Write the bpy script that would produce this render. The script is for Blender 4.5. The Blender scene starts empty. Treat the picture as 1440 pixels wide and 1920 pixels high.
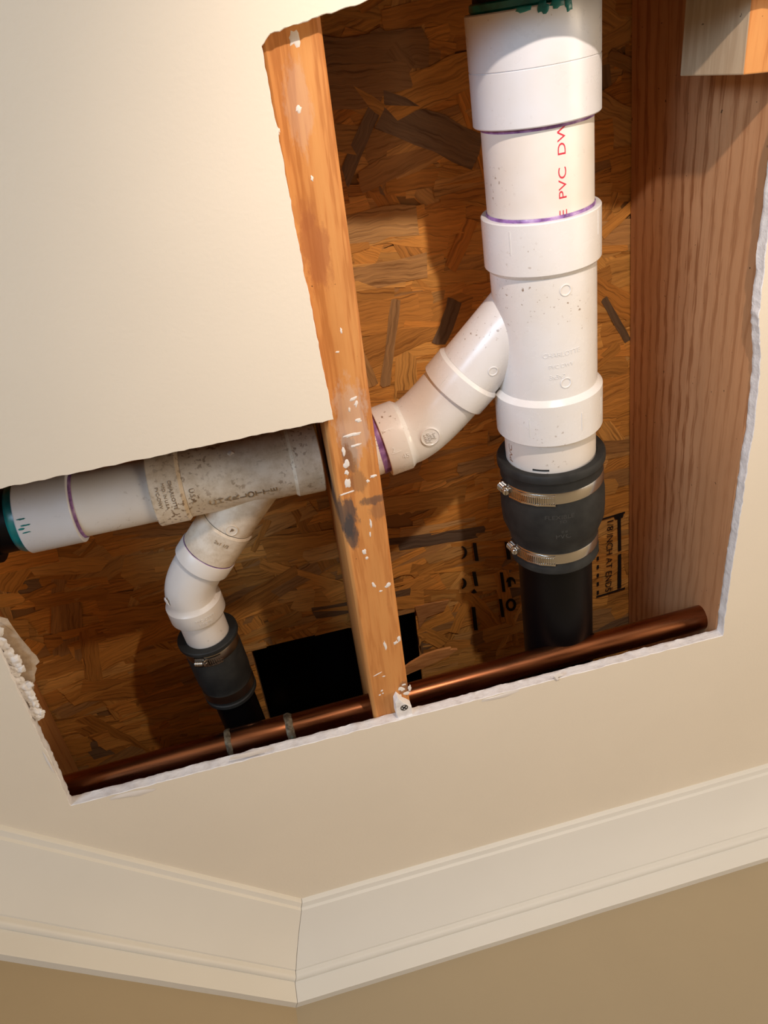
import bpy, bmesh, math, random
from mathutils import Vector, Matrix, noise
random.seed(7)
PI = math.pi
C = bpy.context.scene.collection
# ---------------------------------------------------------------- camera, world, lights, exposure
ZO = 1.884                                   # camera height above the floor (ceiling face 0.556 m above it)
AX = Vector((0.96662887, -0.21265835, 0.14284627))      # camera axes (right, down, forward) of the world X, Y, Z axes
AY = Vector((0.10457083, 0.83656666, 0.53779286))
AZ = Vector((-0.23386657, -0.50490855, 0.83088735))
cam = bpy.data.cameras.new('camera'); co = bpy.data.objects.new('camera', cam); C.objects.link(co)
cam.sensor_fit = 'VERTICAL'; cam.sensor_height = 36; cam.lens = 27.0; cam.clip_start = 0.01
R = Matrix(((AX[0], -AX[1], -AX[2]), (AY[0], -AY[1], -AY[2]), (AZ[0], -AZ[1], -AZ[2])))
co.matrix_world = Matrix.Translation((0, 0, ZO)) @ R.to_4x4()
bpy.context.scene.camera = co
vs = bpy.context.scene.view_settings
bpy.context.scene.display_settings.display_device = 'sRGB'
vs.view_transform = 'Standard'; vs.look = 'None'; vs.gamma = 1; vs.use_curve_mapping = False; vs.exposure = 0.12
world = bpy.data.worlds.new('world'); bpy.context.scene.world = world; world.use_nodes = True
bg = world.node_tree.nodes['Background']; bg.inputs[0].default_value = (1.0, 0.85, 0.68, 1); bg.inputs[1].default_value = 0.76

def lamp(name, kind, loc, energy, color, target=None, size=0.1, sy=None):
    l = bpy.data.lights.new(name, kind); o = bpy.data.objects.new(name, l); C.objects.link(o)
    o.location = (loc[0], loc[1], loc[2]+ZO); l.energy = energy; l.color = color
    if kind == 'AREA':
        l.shape = 'RECTANGLE'; l.size = size; l.size_y = sy or size
    else: l.shadow_soft_size = size
    if target is not None:
        d = Vector(target)-Vector(loc); o.rotation_euler = d.to_track_quat('-Z', 'Y').to_euler()
    return o
wl = lamp('work_lamp', 'SPOT', (0.23, -0.29, 0.176), 13.5, (1.0, 0.82, 0.69), (0.27, 0.36, 0.72), size=0.009)
wl.data.spot_size = math.radians(82); wl.data.spot_blend = 1.0
lamp('window_daylight', 'AREA', (-1.85, -0.85, -0.85), 34, (0.54, 0.75, 1.0), (0.2, 0.3, 0.6), 0.6, 1.0)
lamp('warm_ceiling_fill', 'AREA', (1.7, 0.1, -0.55), 11, (1.0, 0.80, 0.58), (-0.2, 0.5, 0.5), 0.7, 0.7)  # added warm fill for the ceiling and left moulding, no such lamp seen

# ---------------------------------------------------------------- helpers
def at(px, py, h):
    """point of the horizontal plane h metres above the camera that the photo shows at (px, py)"""
    x, y = (px-720)/1440, (py-960)/1440
    r = Vector((AX[0]*x+AX[1]*y+AX[2], AY[0]*x+AY[1]*y+AY[2], AZ[0]*x+AZ[1]*y+AZ[2]))
    return Vector(r*(h/r.z))
def props(o, label=None, cat=None, group=None, kind=None):
    if label: o['label'] = label
    if cat: o['category'] = cat
    if group: o['group'] = group
    if kind: o['kind'] = kind
    return o
def empty(name, loc, label, cat, group=None):
    o = bpy.data.objects.new(name, None); C.objects.link(o); o.empty_display_size = 0.02
    o.location = (loc[0], loc[1], loc[2]+ZO); return props(o, label, cat, group)
def wloc(o):
    v = Vector((0, 0, 0))
    while o is not None: v += o.location; o = o.parent
    return v
class M:
    """collects geometry in world coordinates (heights relative to the camera)"""
    def __init__(s): s.v = []; s.f = []; s.m = []; s.sm = []; s.uv = None; s.col = None
    def add(s, vs_, fs, mi=0, smooth=False):
        b = len(s.v); s.v += [Vector(v) for v in vs_]
        for f in fs: s.f.append([b+i for i in f]); s.m.append(mi); s.sm.append(smooth)
    def box(s, a, b, mi=0):
        x0, y0, z0 = a; x1, y1, z1 = b
        s.add([(x0,y0,z0),(x1,y0,z0),(x1,y1,z0),(x0,y1,z0),(x0,y0,z1),(x1,y0,z1),(x1,y1,z1),(x0,y1,z1)],
              [(0,3,2,1),(4,5,6,7),(0,1,5,4),(1,2,6,5),(2,3,7,6),(3,0,4,7)], mi)
    def obox(s, c, ax, ay, az, hx, hy, hz, mi=0):
        c = Vector(c); p = []
        for k in (-1, 1):
            for (i, j) in ((-1,-1),(1,-1),(1,1),(-1,1)): p.append(c+ax*hx*i+ay*hy*j+az*hz*k)
        s.add(p, [(0,3,2,1),(4,5,6,7),(0,1,5,4),(1,2,6,5),(2,3,7,6),(3,0,4,7)], mi)
    def sweep(s, rings, mi=0, seg=72, ref=None, caps=False):
        """rings: (centre, axis direction, radius); consecutive rings with a kink in radius are doubled for crisp edges"""
        ref = Vector(ref) if ref is not None else Vector((0, 0, 1))
        idx = []
        n = len(rings)
        for (P, T, r) in rings:
            T = Vector(T).normalized(); a = (ref-T*ref.dot(T)).normalized(); b = T.cross(a)
            st = len(s.v)
            for k in range(seg):
                t = 2*PI*k/seg; s.v.append(Vector(P)+(a*math.cos(t)+b*math.sin(t))*r)
            idx.append(st)
        for i in range(n-1):
            A, B = idx[i], idx[i+1]
            for k in range(seg):
                k2 = (k+1) % seg
                s.f.append([A+k, A+k2, B+k2, B+k]); s.m.append(mi); s.sm.append(True)
        if caps:
            s.f.append([idx[0]+k for k in reversed(range(seg))]); s.m.append(mi); s.sm.append(False)
            s.f.append([idx[-1]+k for k in range(seg)]); s.m.append(mi); s.sm.append(False)
    def lathe(s, P0, d, prof, mi=0, seg=72, caps=False):
        d = Vector(d).normalized(); P0 = Vector(P0)
        s.sweep([(P0+d*t, d, r) for t, r in prof], mi, seg, ref=(0.3, 0.2, -1) if abs(d.z) < .9 else (1, 0, 0), caps=caps)
    def build(s, name, mats, parent=None, bevel=0, autos=35, loc=None):
        me = bpy.data.meshes.new(name)
        o = bpy.data.objects.new(name, me); C.objects.link(o)
        if parent is not None:
            o.parent = parent; off = wloc(parent)
        else:
            off = Vector((loc[0], loc[1], loc[2]+ZO)) if loc is not None else Vector((0, 0, 0)); o.location = off
        me.from_pydata([(v.x-off.x, v.y-off.y, v.z+ZO-off.z) for v in s.v], [], s.f)
        for m in (mats if isinstance(mats, (list, tuple)) else [mats]): me.materials.append(m)
        for p, mi, sm in zip(me.polygons, s.m, s.sm): p.material_index = mi; p.use_smooth = sm
        if s.uv:
            ul = me.uv_layers.new(name='UVMap')
            for p in me.polygons:
                for li, uv in zip(p.loop_indices, s.uv[p.index]): ul.data[li].uv = uv
        if s.col:
            ca = me.color_attributes.new('tone', 'FLOAT_COLOR', 'CORNER')
            for p in me.polygons:
                for li in p.loop_indices: ca.data[li].color = s.col[p.index]
        me.update(); me.validate()
        if any(s.sm):
            bm = bmesh.new(); bm.from_mesh(me)
            for e in bm.edges:
                if len(e.link_faces) == 2 and e.calc_face_angle(0) > math.radians(autos): e.smooth = False
            bm.to_mesh(me); bm.free()
        if bevel:
            b = o.modifiers.new('bevel', 'BEVEL'); b.width = bevel; b.segments = 2; b.limit_method = 'ANGLE'; b.angle_limit = math.radians(40)
        return o

# ---------------------------------------------------------------- materials
def mat(name, col=(.8,.8,.8), rough=.5, metal=0, spec=.5, coat=0):
    m = bpy.data.materials.new(name); m.use_nodes = True; b = m.node_tree.nodes['Principled BSDF']
    b.inputs['Base Color'].default_value = (*col, 1); b.inputs['Roughness'].default_value = rough
    b.inputs['Metallic'].default_value = metal; b.inputs['Specular IOR Level'].default_value = spec
    b.inputs['Coat Weight'].default_value = coat
    return m
def N(m, t, **kw):
    n = m.node_tree.nodes.new(t)
    for k, v in kw.items():
        if k in n.inputs.keys(): n.inputs[k].default_value = v
        else: setattr(n, k, v)
    return n
def L(m, a, b): m.node_tree.links.new(a, b)
def bsdf(m): return m.node_tree.nodes['Principled BSDF']
def coords(m, scale=(1,1,1), out='Object', rot=(0,0,0)):
    t = N(m, 'ShaderNodeTexCoord'); mp = N(m, 'ShaderNodeMapping'); mp.inputs['Scale'].default_value = scale; mp.inputs['Rotation'].default_value = rot
    L(m, t.outputs[out], mp.inputs[0]); return mp.outputs[0]
def nz(m, vec, scale, detail=4, rough=.55, dist=0):
    n = N(m, 'ShaderNodeTexNoise'); n.inputs['Scale'].default_value = scale; n.inputs['Detail'].default_value = detail
    n.inputs['Roughness'].default_value = rough; n.inputs['Distortion'].default_value = dist
    L(m, vec, n.inputs['Vector']); return n.outputs[0]
def ramp(m, fac, stops):
    r = N(m, 'ShaderNodeValToRGB'); cr = r.color_ramp
    while len(cr.elements) < len(stops): cr.elements.new(0.5)
    for e, (p, c) in zip(cr.elements, stops): e.position = p; e.color = (*c, 1) if len(c) == 3 else c
    L(m, fac, r.inputs[0]); return r.outputs[0]
def mix(m, fac, a, b, mode='MIX'):
    n = N(m, 'ShaderNodeMix'); n.data_type = 'RGBA'; n.blend_type = mode
    for s, v in ((0, fac), (6, a), (7, b)):
        if isinstance(v, (int, float)): n.inputs[s].default_value = v
        elif isinstance(v, tuple): n.inputs[s].default_value = (*v, 1)
        else: L(m, v, n.inputs[s])
    return n.outputs[2]
def bump(m, h, strength=.3, dist=.001):
    b = N(m, 'ShaderNodeBump'); b.inputs['Strength'].default_value = strength; b.inputs['Distance'].default_value = dist
    L(m, h, b.inputs['Height']); L(m, b.outputs[0], bsdf(m).inputs['Normal'])
K = lambda v: (v, v, v)

def m_paint(name, col, rough=.75, bs=.25):
    m = mat(name, col, rough, spec=.3); v = coords(m)
    L(m, mix(m, ramp(m, nz(m, v, 9), [(.3, K(0)), (.7, K(1))]), tuple(c*.97 for c in col), col), bsdf(m).inputs['Base Color'])
    bump(m, nz(m, v, 320, 3), bs, .0006); return m
CEIL = m_paint('beige_ceiling_paint', (.81, .73, .60))
WALL = m_paint('tan_wall_paint', (.39, .31, .195), .7, .12)
TRIM = m_paint('white_trim_paint', (.72, .695, .63), .38, .05)
GYP = mat('gypsum_core', (.84, .81, .80), .9, spec=.2)
v = coords(GYP); L(GYP, ramp(GYP, nz(GYP, v, 90, 6), [(.25, (.66, .62, .60)), (.5, (.84, .82, .81)), (.8, (.9, .88, .87))]), bsdf(GYP).inputs['Base Color']); bump(GYP, nz(GYP, v, 260, 6), .7, .001)
KRAFT = mat('kraft_paper', (.52, .39, .27), .9, spec=.2)
v = coords(KRAFT); L(KRAFT, ramp(KRAFT, nz(KRAFT, v, 120, 5), [(.3, (.42, .30, .20)), (.7, (.60, .47, .34))]), bsdf(KRAFT).inputs['Base Color']); bump(KRAFT, nz(KRAFT, v, 200, 5), .4, .0006)

def m_pvc(name, col, dirt, dirtcol=(.20, .11, .05), rough=.28, grime=0.0):
    m = mat(name, col, rough, spec=.5); v = coords(m)
    base = mix(m, ramp(m, nz(m, v, 18, 4), [(.35, K(0)), (.75, K(1))]), col, tuple(c*k for c, k in zip(col, (.95, .91, .85))))
    if grime:
        g = ramp(m, nz(m, v, 34, 9, .75), [(.40, K(0)), (.62, K(grime))])
        base = mix(m, g, base, (.50, .37, .22))
    sp = ramp(m, nz(m, v, 260, 3, .5), [(.70-dirt, K(0)), (.76-dirt, K(.85))])
    sp2 = ramp(m, nz(m, v, 14, 3), [(.50, K(0)), (.66, K(1))])
    msk = mix(m, 1.0, sp, sp2, 'MULTIPLY')
    base = mix(m, msk, base, dirtcol)
    L(m, base, bsdf(m).inputs['Base Color'])
    L(m, ramp(m, nz(m, v, 60, 5), [(.3, K(rough*.8)), (.8, K(rough*1.5))]), bsdf(m).inputs['Roughness'])
    bump(m, nz(m, v, 45, 3), .06, .001); return m
PVC = m_pvc('white_pvc', (.79, .79, .79), .05, rough=.24)
PVCP = m_pvc('ivory_pvc_pipe', (.78, .745, .70), .06, rough=.33)
PVCO = m_pvc('aged_dusty_pvc', (.84, .75, .62), .13, rough=.45, grime=.65)
PVCB = m_pvc('bright_white_pvc', (.69, .71, .755), .03, rough=.3)
PURP = mat('purple_primer', (.20, .08, .27), .35)
v = coords(PURP); L(PURP, ramp(PURP, nz(PURP, v, 120, 5), [(.3, (.10, .03, .14)), (.55, (.30, .16, .42)), (.8, (.55, .42, .62))]), bsdf(PURP).inputs['Base Color'])
TEAL = mat('green_cement', (.005, .17, .17), .3)
v = coords(TEAL); L(TEAL, ramp(TEAL, nz(TEAL, v, 50, 5), [(.3, (.002, .05, .055)), (.7, (.01, .26, .25))]), bsdf(TEAL).inputs['Base Color'])
ABS = mat('black_abs', (.002, .002, .0025), .42, spec=.2)
v = coords(ABS); bump(ABS, nz(ABS, v, 40, 3), .1, .001)
RUB = mat('black_rubber', (.018, .019, .019), .62, spec=.35)
v = coords(RUB); L(RUB, ramp(RUB, nz(RUB, v, 60, 5), [(.35, (.013, .014, .014)), (.75, (.028, .029, .027))]), bsdf(RUB).inputs['Base Color']); bump(RUB, nz(RUB, v, 300, 3), .1, .0005)
RUBM = mat('raised_rubber_lettering', (.045, .046, .044), .5)
STEEL = mat('stainless_steel', (.62, .60, .57), .22, 1)
v = coords(STEEL, (1, 60, 1)); bump(STEEL, nz(STEEL, v, 30, 3), .05, .0003)
STEELD = mat('dull_steel', (.30, .26, .22), .33, 1)
ZINC = mat('zinc_screw', (.20, .21, .21), .4, 1)
COPPER = mat('aged_copper', (.50, .21, .09), .30, 1)
v = coords(COPPER, (6, 60, 60)); L(COPPER, ramp(COPPER, nz(COPPER, v, 1.3, 6), [(.3, (.13, .05, .025)), (.6, (.28, .105, .045)), (.85, (.44, .19, .09))]), bsdf(COPPER).inputs['Base Color'])
L(COPPER, ramp(COPPER, nz(COPPER, v, 2.5, 4), [(.3, K(.22)), (.8, K(.42))]), bsdf(COPPER).inputs['Roughness'])
SOLD = mat('oxidised_solder', (.16, .15, .11), .6, .6)
v = coords(SOLD); L(SOLD, ramp(SOLD, nz(SOLD, v, 160, 5), [(.35, (.05, .035, .02)), (.6, (.20, .17, .12)), (.8, (.22, .34, .30))]), bsdf(SOLD).inputs['Base Color'])
INK = mat('black_ink', (.012, .010, .010), .6)
RED = mat('red_pipe_print', (.60, .03, .06), .5)
BROWN = mat('brown_pipe_print', (.30, .14, .07), .5)
WHT = mat('joint_compound', (.78, .73, .68), .8)
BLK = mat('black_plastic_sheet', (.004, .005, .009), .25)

# oriented strand board: every strand is a flake with its own tone and its own grain direction (UV)
OSB = mat('oriented_strands', (.5, .3, .12), .55, spec=.35)
uvn = N(OSB, 'ShaderNodeUVMap'); uvn.uv_map = 'UVMap'
wn = N(OSB, 'ShaderNodeTexNoise'); wn.inputs['Scale'].default_value = 38; wn.inputs['Detail'].default_value = 2; L(OSB, uvn.outputs[0], wn.inputs['Vector'])
wm = N(OSB, 'ShaderNodeMapping'); wm.inputs['Scale'].default_value = (0, .011, 0); L(OSB, wn.outputs['Color'], wm.inputs[0])
wa = N(OSB, 'ShaderNodeVectorMath', operation='ADD'); L(OSB, uvn.outputs[0], wa.inputs[0]); L(OSB, wm.outputs[0], wa.inputs[1])
mp = N(OSB, 'ShaderNodeMapping'); mp.inputs['Scale'].default_value = (9, 200, 1); L(OSB, wa.outputs[0], mp.inputs[0])
g1 = nz(OSB, mp.outputs[0], 1.6, 5, .6, .5)
mp2 = N(OSB, 'ShaderNodeMapping'); mp2.inputs['Scale'].default_value = (12, 420, 1); L(OSB, wa.outputs[0], mp2.inputs[0])
g2 = nz(OSB, mp2.outputs[0], 1.0, 3, .6, .3)
att = N(OSB, 'ShaderNodeAttribute'); att.attribute_name = 'tone'
c = mix(OSB, 1.0, att.outputs['Color'], ramp(OSB, g1, [(.28, (.46, .38, .30)), (.46, (.92, .88, .84)), (.75, (1.30, 1.24, 1.12))]), 'MULTIPLY')
c = mix(OSB, ramp(OSB, g2, [(.60, K(0)), (.68, K(.6))]), c, (.10, .045, .015))
L(OSB, c, bsdf(OSB).inputs['Base Color']); bump(OSB, g1, .5, .0012)
OSBB = mat('strand_board_core', (.34, .17, .055), .8)

def m_lumber(name, c0, c1, c2, wscale, dir_='X', stain=0.0, freq=1.0, dist=2.0):
    m = mat(name, c1, .6, spec=.3)
    v = coords(m, (1, .07, 1))                       # grain runs along Y
    w = N(m, 'ShaderNodeTexWave'); w.wave_type = 'BANDS'; w.bands_direction = dir_; w.inputs['Scale'].default_value = wscale
    w.inputs['Distortion'].default_value = dist; w.inputs['Detail'].default_value = 3; w.inputs['Detail Scale'].default_value = 14*freq
    w.inputs['Detail Roughness'].default_value = .55
    L(m, v, w.inputs['Vector'])
    fine = nz(m, coords(m, (1, .035, 1)), 420, 3)
    broad = nz(m, coords(m, (1, .30, 1)), 22, 4)
    base = ramp(m, w.outputs[1] if False else w.outputs[0], [(.0, c2), (.28, c1), (1, c0)])
    base = mix(m, ramp(m, nz(m, coords(m, (1, .12, 1)), 13, 3), [(.38, K(0)), (.66, K(.75))]), base, c1)
    base = mix(m, ramp(m, broad, [(.35, K(0)), (.7, K(.55))]), base, tuple(a*.78 for a in c1))
    base = mix(m, ramp(m, fine, [(.55, K(0)), (.75, K(.35))]), base, c2)
    if stain:
        s = ramp(m, nz(m, coords(m, (1, .4, 1)), 30, 5, .65), [(.62, K(0)), (.72, K(stain))])
        base = mix(m, s, base, (.12, .08, .055))
    sp = ramp(m, nz(m, coords(m), 190, 2), [(.735, K(0)), (.76, K(.8))])
    base = mix(m, sp, base, (.035, .02, .012))
    L(m, base, bsdf(m).inputs['Base Color']); bump(m, fine, .25, .0006)
    return m
LUM = m_lumber('pine_joist', (.68, .32, .10), (.63, .27, .08), (.47, .175, .045), 12, 'X', .25, dist=6)
LUMS = m_lumber('fir_joist_side', (.60, .315, .155), (.55, .275, .13), (.31, .12, .045), 19, 'Z', 0, dist=3.4)
LUM_SHADE = m_lumber('pine_block_shade', (.50, .38, .25), (.46, .34, .22), (.36, .25, .15), 5, 'X', 0, dist=8)  # block sides: greyed pine with the shade put into the colour
# grey scuff and mould stain on the pine joist: shapes fixed on the board
def stain_patch(m, spots, col):
    b = bsdf(m); src = b.inputs['Base Color'].links[0].from_socket
    geo = N(m, 'ShaderNodeNewGeometry')
    for (x, y, rx, ry, k) in spots:
        mp = N(m, 'ShaderNodeMapping'); mp.vector_type = 'POINT'
        mp.inputs['Location'].default_value = (-x/rx, -y/ry, 0); mp.inputs['Scale'].default_value = (1/rx, 1/ry, 0)
        L(m, geo.outputs['Position'], mp.inputs[0])
        ln = N(m, 'ShaderNodeVectorMath', operation='LENGTH'); L(m, mp.outputs[0], ln.inputs[0])
        n = nz(m, coords(m, (1, .35, 1)), 130, 5, .7)
        ad = N(m, 'ShaderNodeMath', operation='MULTIPLY_ADD'); L(m, n, ad.inputs[0]); ad.inputs[1].default_value = 1.9; L(m, ln.outputs['Value'], ad.inputs[2])
        sb = N(m, 'ShaderNodeMath', operation='SUBTRACT'); L(m, ad.outputs[0], sb.inputs[0]); sb.inputs[1].default_value = .95
        f = ramp(m, sb.outputs[0], [(.0, K(k)), (.72, K(k*.9)), (1.0, K(0))])
        src = mix(m, f, src, col)
    L(m, src, b.inputs['Base Color'])

# ---------------------------------------------------------------- setting: ceiling with the cut opening
TH = .0127; D = .556
front = []   # (x, y) outline of the cut on the painted face, clockwise in the picture
def seg(a, b, n, amp):
    for i in range(n):
        t = i/n; x = a[0]+(b[0]-a[0])*t; y = a[1]+(b[1]-a[1])*t
        d = Vector((b[0]-a[0], b[1]-a[1])).normalized(); nn = Vector((-d.y, d.x))
        o = (noise.noise(Vector((x*90, y*90, 3)))*1.0+noise.noise(Vector((x*260, y*260, 9)))*.6)*amp if 0 < i else 0
        front.append((x+nn.x*o, y+nn.y*o))
seg((.0640, .2635), (-.200, .2655), 60, .0010)
seg((-.200, .2655), (-.42, .268), 12, .001)
seg((-.42, .268), (-.42, .36), 6, .002)
seg((-.42, .36), (-.246, .405), 14, .002)
seg((-.246, .405), (-.2525, .6185), 60, .0012)
seg((-.2525, .6185), (.4605, .6185), 160, .0009)
right_pts = [(.4605, .6185), (.4575, .54), (.4565, .469), (.4545, .40), (.4545, .356), (.449, .286), (.441, .25), (.4395, .232), (.4365, .179), (.434, .10), (.445, .015)]
for a, b in zip(right_pts, right_pts[1:]): seg(a, b, 12, .0012)
seg((.445, .015), (.349, .0085), 20, .0012)
seg((.349, .0085), (.200, -.006), 30, .0012)
seg((.200, -.006), (.129, -.0115), 12, .0016)
seg((.129, -.0115), (.062, .0005), 22, .0014)
seg((.062, .0005), (.0555, .0065), 4, .0004)
seg((.0555, .0065), (.0585, .12), 40, .0007)
seg((.0585, .12), (.0640, .2635), 40, .0007)
# outline continues on the walls' side of the room
outer = [(-1.35, -1.5), (1.6, -1.5), (1.6, 1.3), (-1.35, 1.3)]
def flat_with_hole(outer, hole, z, up):
    bm = bmesh.new()
    def loop(pts):
        vv = [bm.verts.new((p[0], p[1], z)) for p in pts]
        return vv, [bm.edges.new((vv[i], vv[(i+1) % len(vv)])) for i in range(len(vv))]
    v1, e1 = loop(outer); v2, e2 = loop(hole)
    bmesh.ops.triangle_fill(bm, use_beauty=True, use_dissolve=False, edges=e1+e2)
    bm.verts.index_update()
    vs_ = [v.co.copy() for v in bm.verts]; fs = []
    for f in bm.faces:
        ids = [v.index for v in f.verts]
        if (f.normal.z > 0) != up: ids.reverse()
        fs.append(ids)
    bm.free(); return vs_, fs
n = len(front)
rings = [front]
for lv, (zz, inset, amp) in enumerate(((.0006, -.0004, .0004), (.0045, .0002, .0005), (.0085, .0004, .0006), (.0121, .0004, .0008), (TH, .0012, .0014))):
    ring = []
    for i in range(n):
        a = Vector(front[i-1]); b = Vector(front[(i+1) % n]); d = (b-a).normalized(); nn = Vector((d.y, -d.x))
        x, y = front[i]
        o = inset+amp*(noise.noise(Vector((x*140, y*140, 20+lv*5)))+.6*noise.noise(Vector((x*400, y*400, 50+lv*7))))
        ring.append((x-nn.x*o*0-nn.x*o*(1 if True else 0), y-nn.y*o))
    rings.append(ring)
cm = M()
vf, ff = flat_with_hole(outer, rings[0], D, False); cm.add(vf, ff, 0)
zs = [0, .0006, .0045, .0085, .0121, TH]
base = len(cm.v)
for r_, zz in zip(rings, zs): cm.v += [Vector((p[0], p[1], D+zz)) for p in r_]
for k in range(5):
    for i in range(n):
        j = (i+1) % n; cm.f.append([base+k*n+i, base+k*n+j, base+(k+1)*n+j, base+(k+1)*n+i]); cm.m.append(1); cm.sm.append(k > 0)
vb, fb = flat_with_hole(outer, rings[-1], D+TH, True); cm.add(vb, fb, 2)
ceil = props(cm.build('ceiling', [CEIL, GYP, KRAFT], autos=60), kind='structure')
bm = bmesh.new(); bm.from_mesh(ceil.data); bmesh.ops.recalc_face_normals(bm, faces=[f for f in bm.faces if f.material_index == 1]); bm.to_mesh(ceil.data); bm.free()

# walls and floor
w = M(); w.box((-.0955, .951, -ZO), (1.6, 1.06, D)); props(w.build('wall_right', WALL), kind='structure')
dL = Vector((-.70710678, -.70710678, 0)); nL = Vector((-.70710678, .70710678, 0)); W0 = Vector((-.0941, .951, 0))
w = M(); L0 = W0+nL*.0; p = [W0, W0+dL*1.85, W0+dL*1.85+nL*.11, W0+nL*.11+Vector((.045, 0, 0))*0]
w.add([q+Vector((0, 0, z)) for z in (-ZO, D) for q in p], [(0,1,2,3),(7,6,5,4),(0,4,5,1),(1,5,6,2),(2,6,7,3),(3,7,4,0)]); props(w.build('wall_left', WALL), kind='structure')
FLOOR = mat('floor_boards', (.20, .13, .08), .5)
w = M(); w.box((-2.2, -3.2, -ZO-.02), (2.4, 1.06, -ZO)); props(w.build('floor', FLOOR), kind='structure')
w = M()
for a, b in (((-1.37, -1.52), (1.62, -1.5)), ((-1.37, 1.3), (1.62, 1.32)), ((-1.37, -1.5), (-1.35, 1.3)), ((1.6, -1.5), (1.62, 1.3))): w.box((*a, D), (*b, .818))
props(w.build('wall_light_seal', mat('light_seal', (.3, .17, .08), .8)), kind='structure')  # unseen boards added all round to keep stray light out of the joist space
# crown moulding
prof = [(0.0755, 0), (.0755, .0035), (.0748, .0055), (.0715, .0070), (.0700, .0078), (.0695, .0095)]
for i in range(15):
    t = i/14; p_ = .0690-.0500*t; q_ = .0110+.0385*t
    s_ = math.sin(PI*t); prof.append((p_-.0018*s_, q_-.0018*s_))
prof += [(.0172, .0500), (.0168, .0520)]
for i in range(8):
    t = i/7*PI*.62; prof.append((.0118+.0050*math.cos(t*1.0)*1.0, .0535+.0050*math.sin(t)))
prof += [(.0092, .0612), (.0090, .0790), (.0085, .0812), (.0, .0815)]
def crown(name, start_miter, end, right):
    m = M(); n_ = len(prof); cols = 60
    for i in range(cols+1):
        t = i/cols
        for (p_, q_) in prof:
            wob = .00035*noise.noise(Vector((t*60, q_*90, 4+right)))
            if right:   # along +X from the corner, projecting towards -Y
                a = Vector((-.0941+.41421*p_, .951-p_, D-q_)); b = Vector((end, .951-p_, D-q_))
            else:
                a = Vector((-.0941+.41421*p_, .951-p_, D-q_)); b = W0+dL*end-nL*p_+Vector((0, 0, D-q_))
            if not right: a = Vector((-.0941+.41421*p_-.0002, .951-p_-.0002, D-q_))
            else: a = a+Vector((.0002, 0, 0))
            v_ = a.lerp(b, t); jag = 0
            if q_ == 0: jag = .0009*abs(noise.noise(Vector((t*75, 1, 8+right))))
            m.v.append(v_+Vector((0, -jag, wob)))
    for i in range(cols):
        for k in range(n_-1):
            f = [i*n_+k, i*n_+k+1, (i+1)*n_+k+1, (i+1)*n_+k]
            m.f.append(f if right else f[::-1]); m.m.append(0); m.sm.append(True)
    return props(m.build(name, TRIM, autos=28), kind='structure')
crown('trim_1', 0, 1.75, 0); crown('trim_2', 0, 1.55, 1)

# ---------------------------------------------------------------- subfloor of oriented strand board with the cut-out
OZ = .800
sub = empty('subfloor_panel', (.08, .3, OZ), 'brown oriented strand board subfloor above the ceiling opening, with a dark cut-out', 'subfloor panel')
HX0, HX1, HY0, HY1 = -.064, .166, .686, .97
w = M()
w.box((-1.35, -1.5, OZ), (1.6, HY0, OZ+.018)); w.box((-1.35, HY0, OZ), (HX0, 1.3, OZ+.018)); w.box((HX1, HY0, OZ), (1.6, 1.3, OZ+.018)); w.box((HX0, HY1, OZ), (HX1, 1.3, OZ+.018))
w.build('board', OSBB, sub)
tones = [(.74,.35,.08),(.69,.32,.07),(.76,.39,.10),(.66,.29,.062),(.72,.38,.105),(.67,.32,.075),(.60,.28,.065),(.76,.41,.12),(.55,.255,.06),(.66,.37,.125),(.48,.26,.095),(.26,.165,.09)]
fl = M(); fl.uv = []; fl.col = []
rnd = random.Random(11)
def clip(poly, ax, val, keep_less):
    out = []
    for i in range(len(poly)):
        a, b = poly[i], poly[(i+1) % len(poly)]
        ia = (a[0][ax] <= val) == keep_less; ib = (b[0][ax] <= val) == keep_less
        if ia: out.append(a)
        if ia != ib:
            t = (val-a[0][ax])/(b[0][ax]-a[0][ax])
            out.append((a[0].lerp(b[0], t), a[1].lerp(b[1], t)))
    return out
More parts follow.
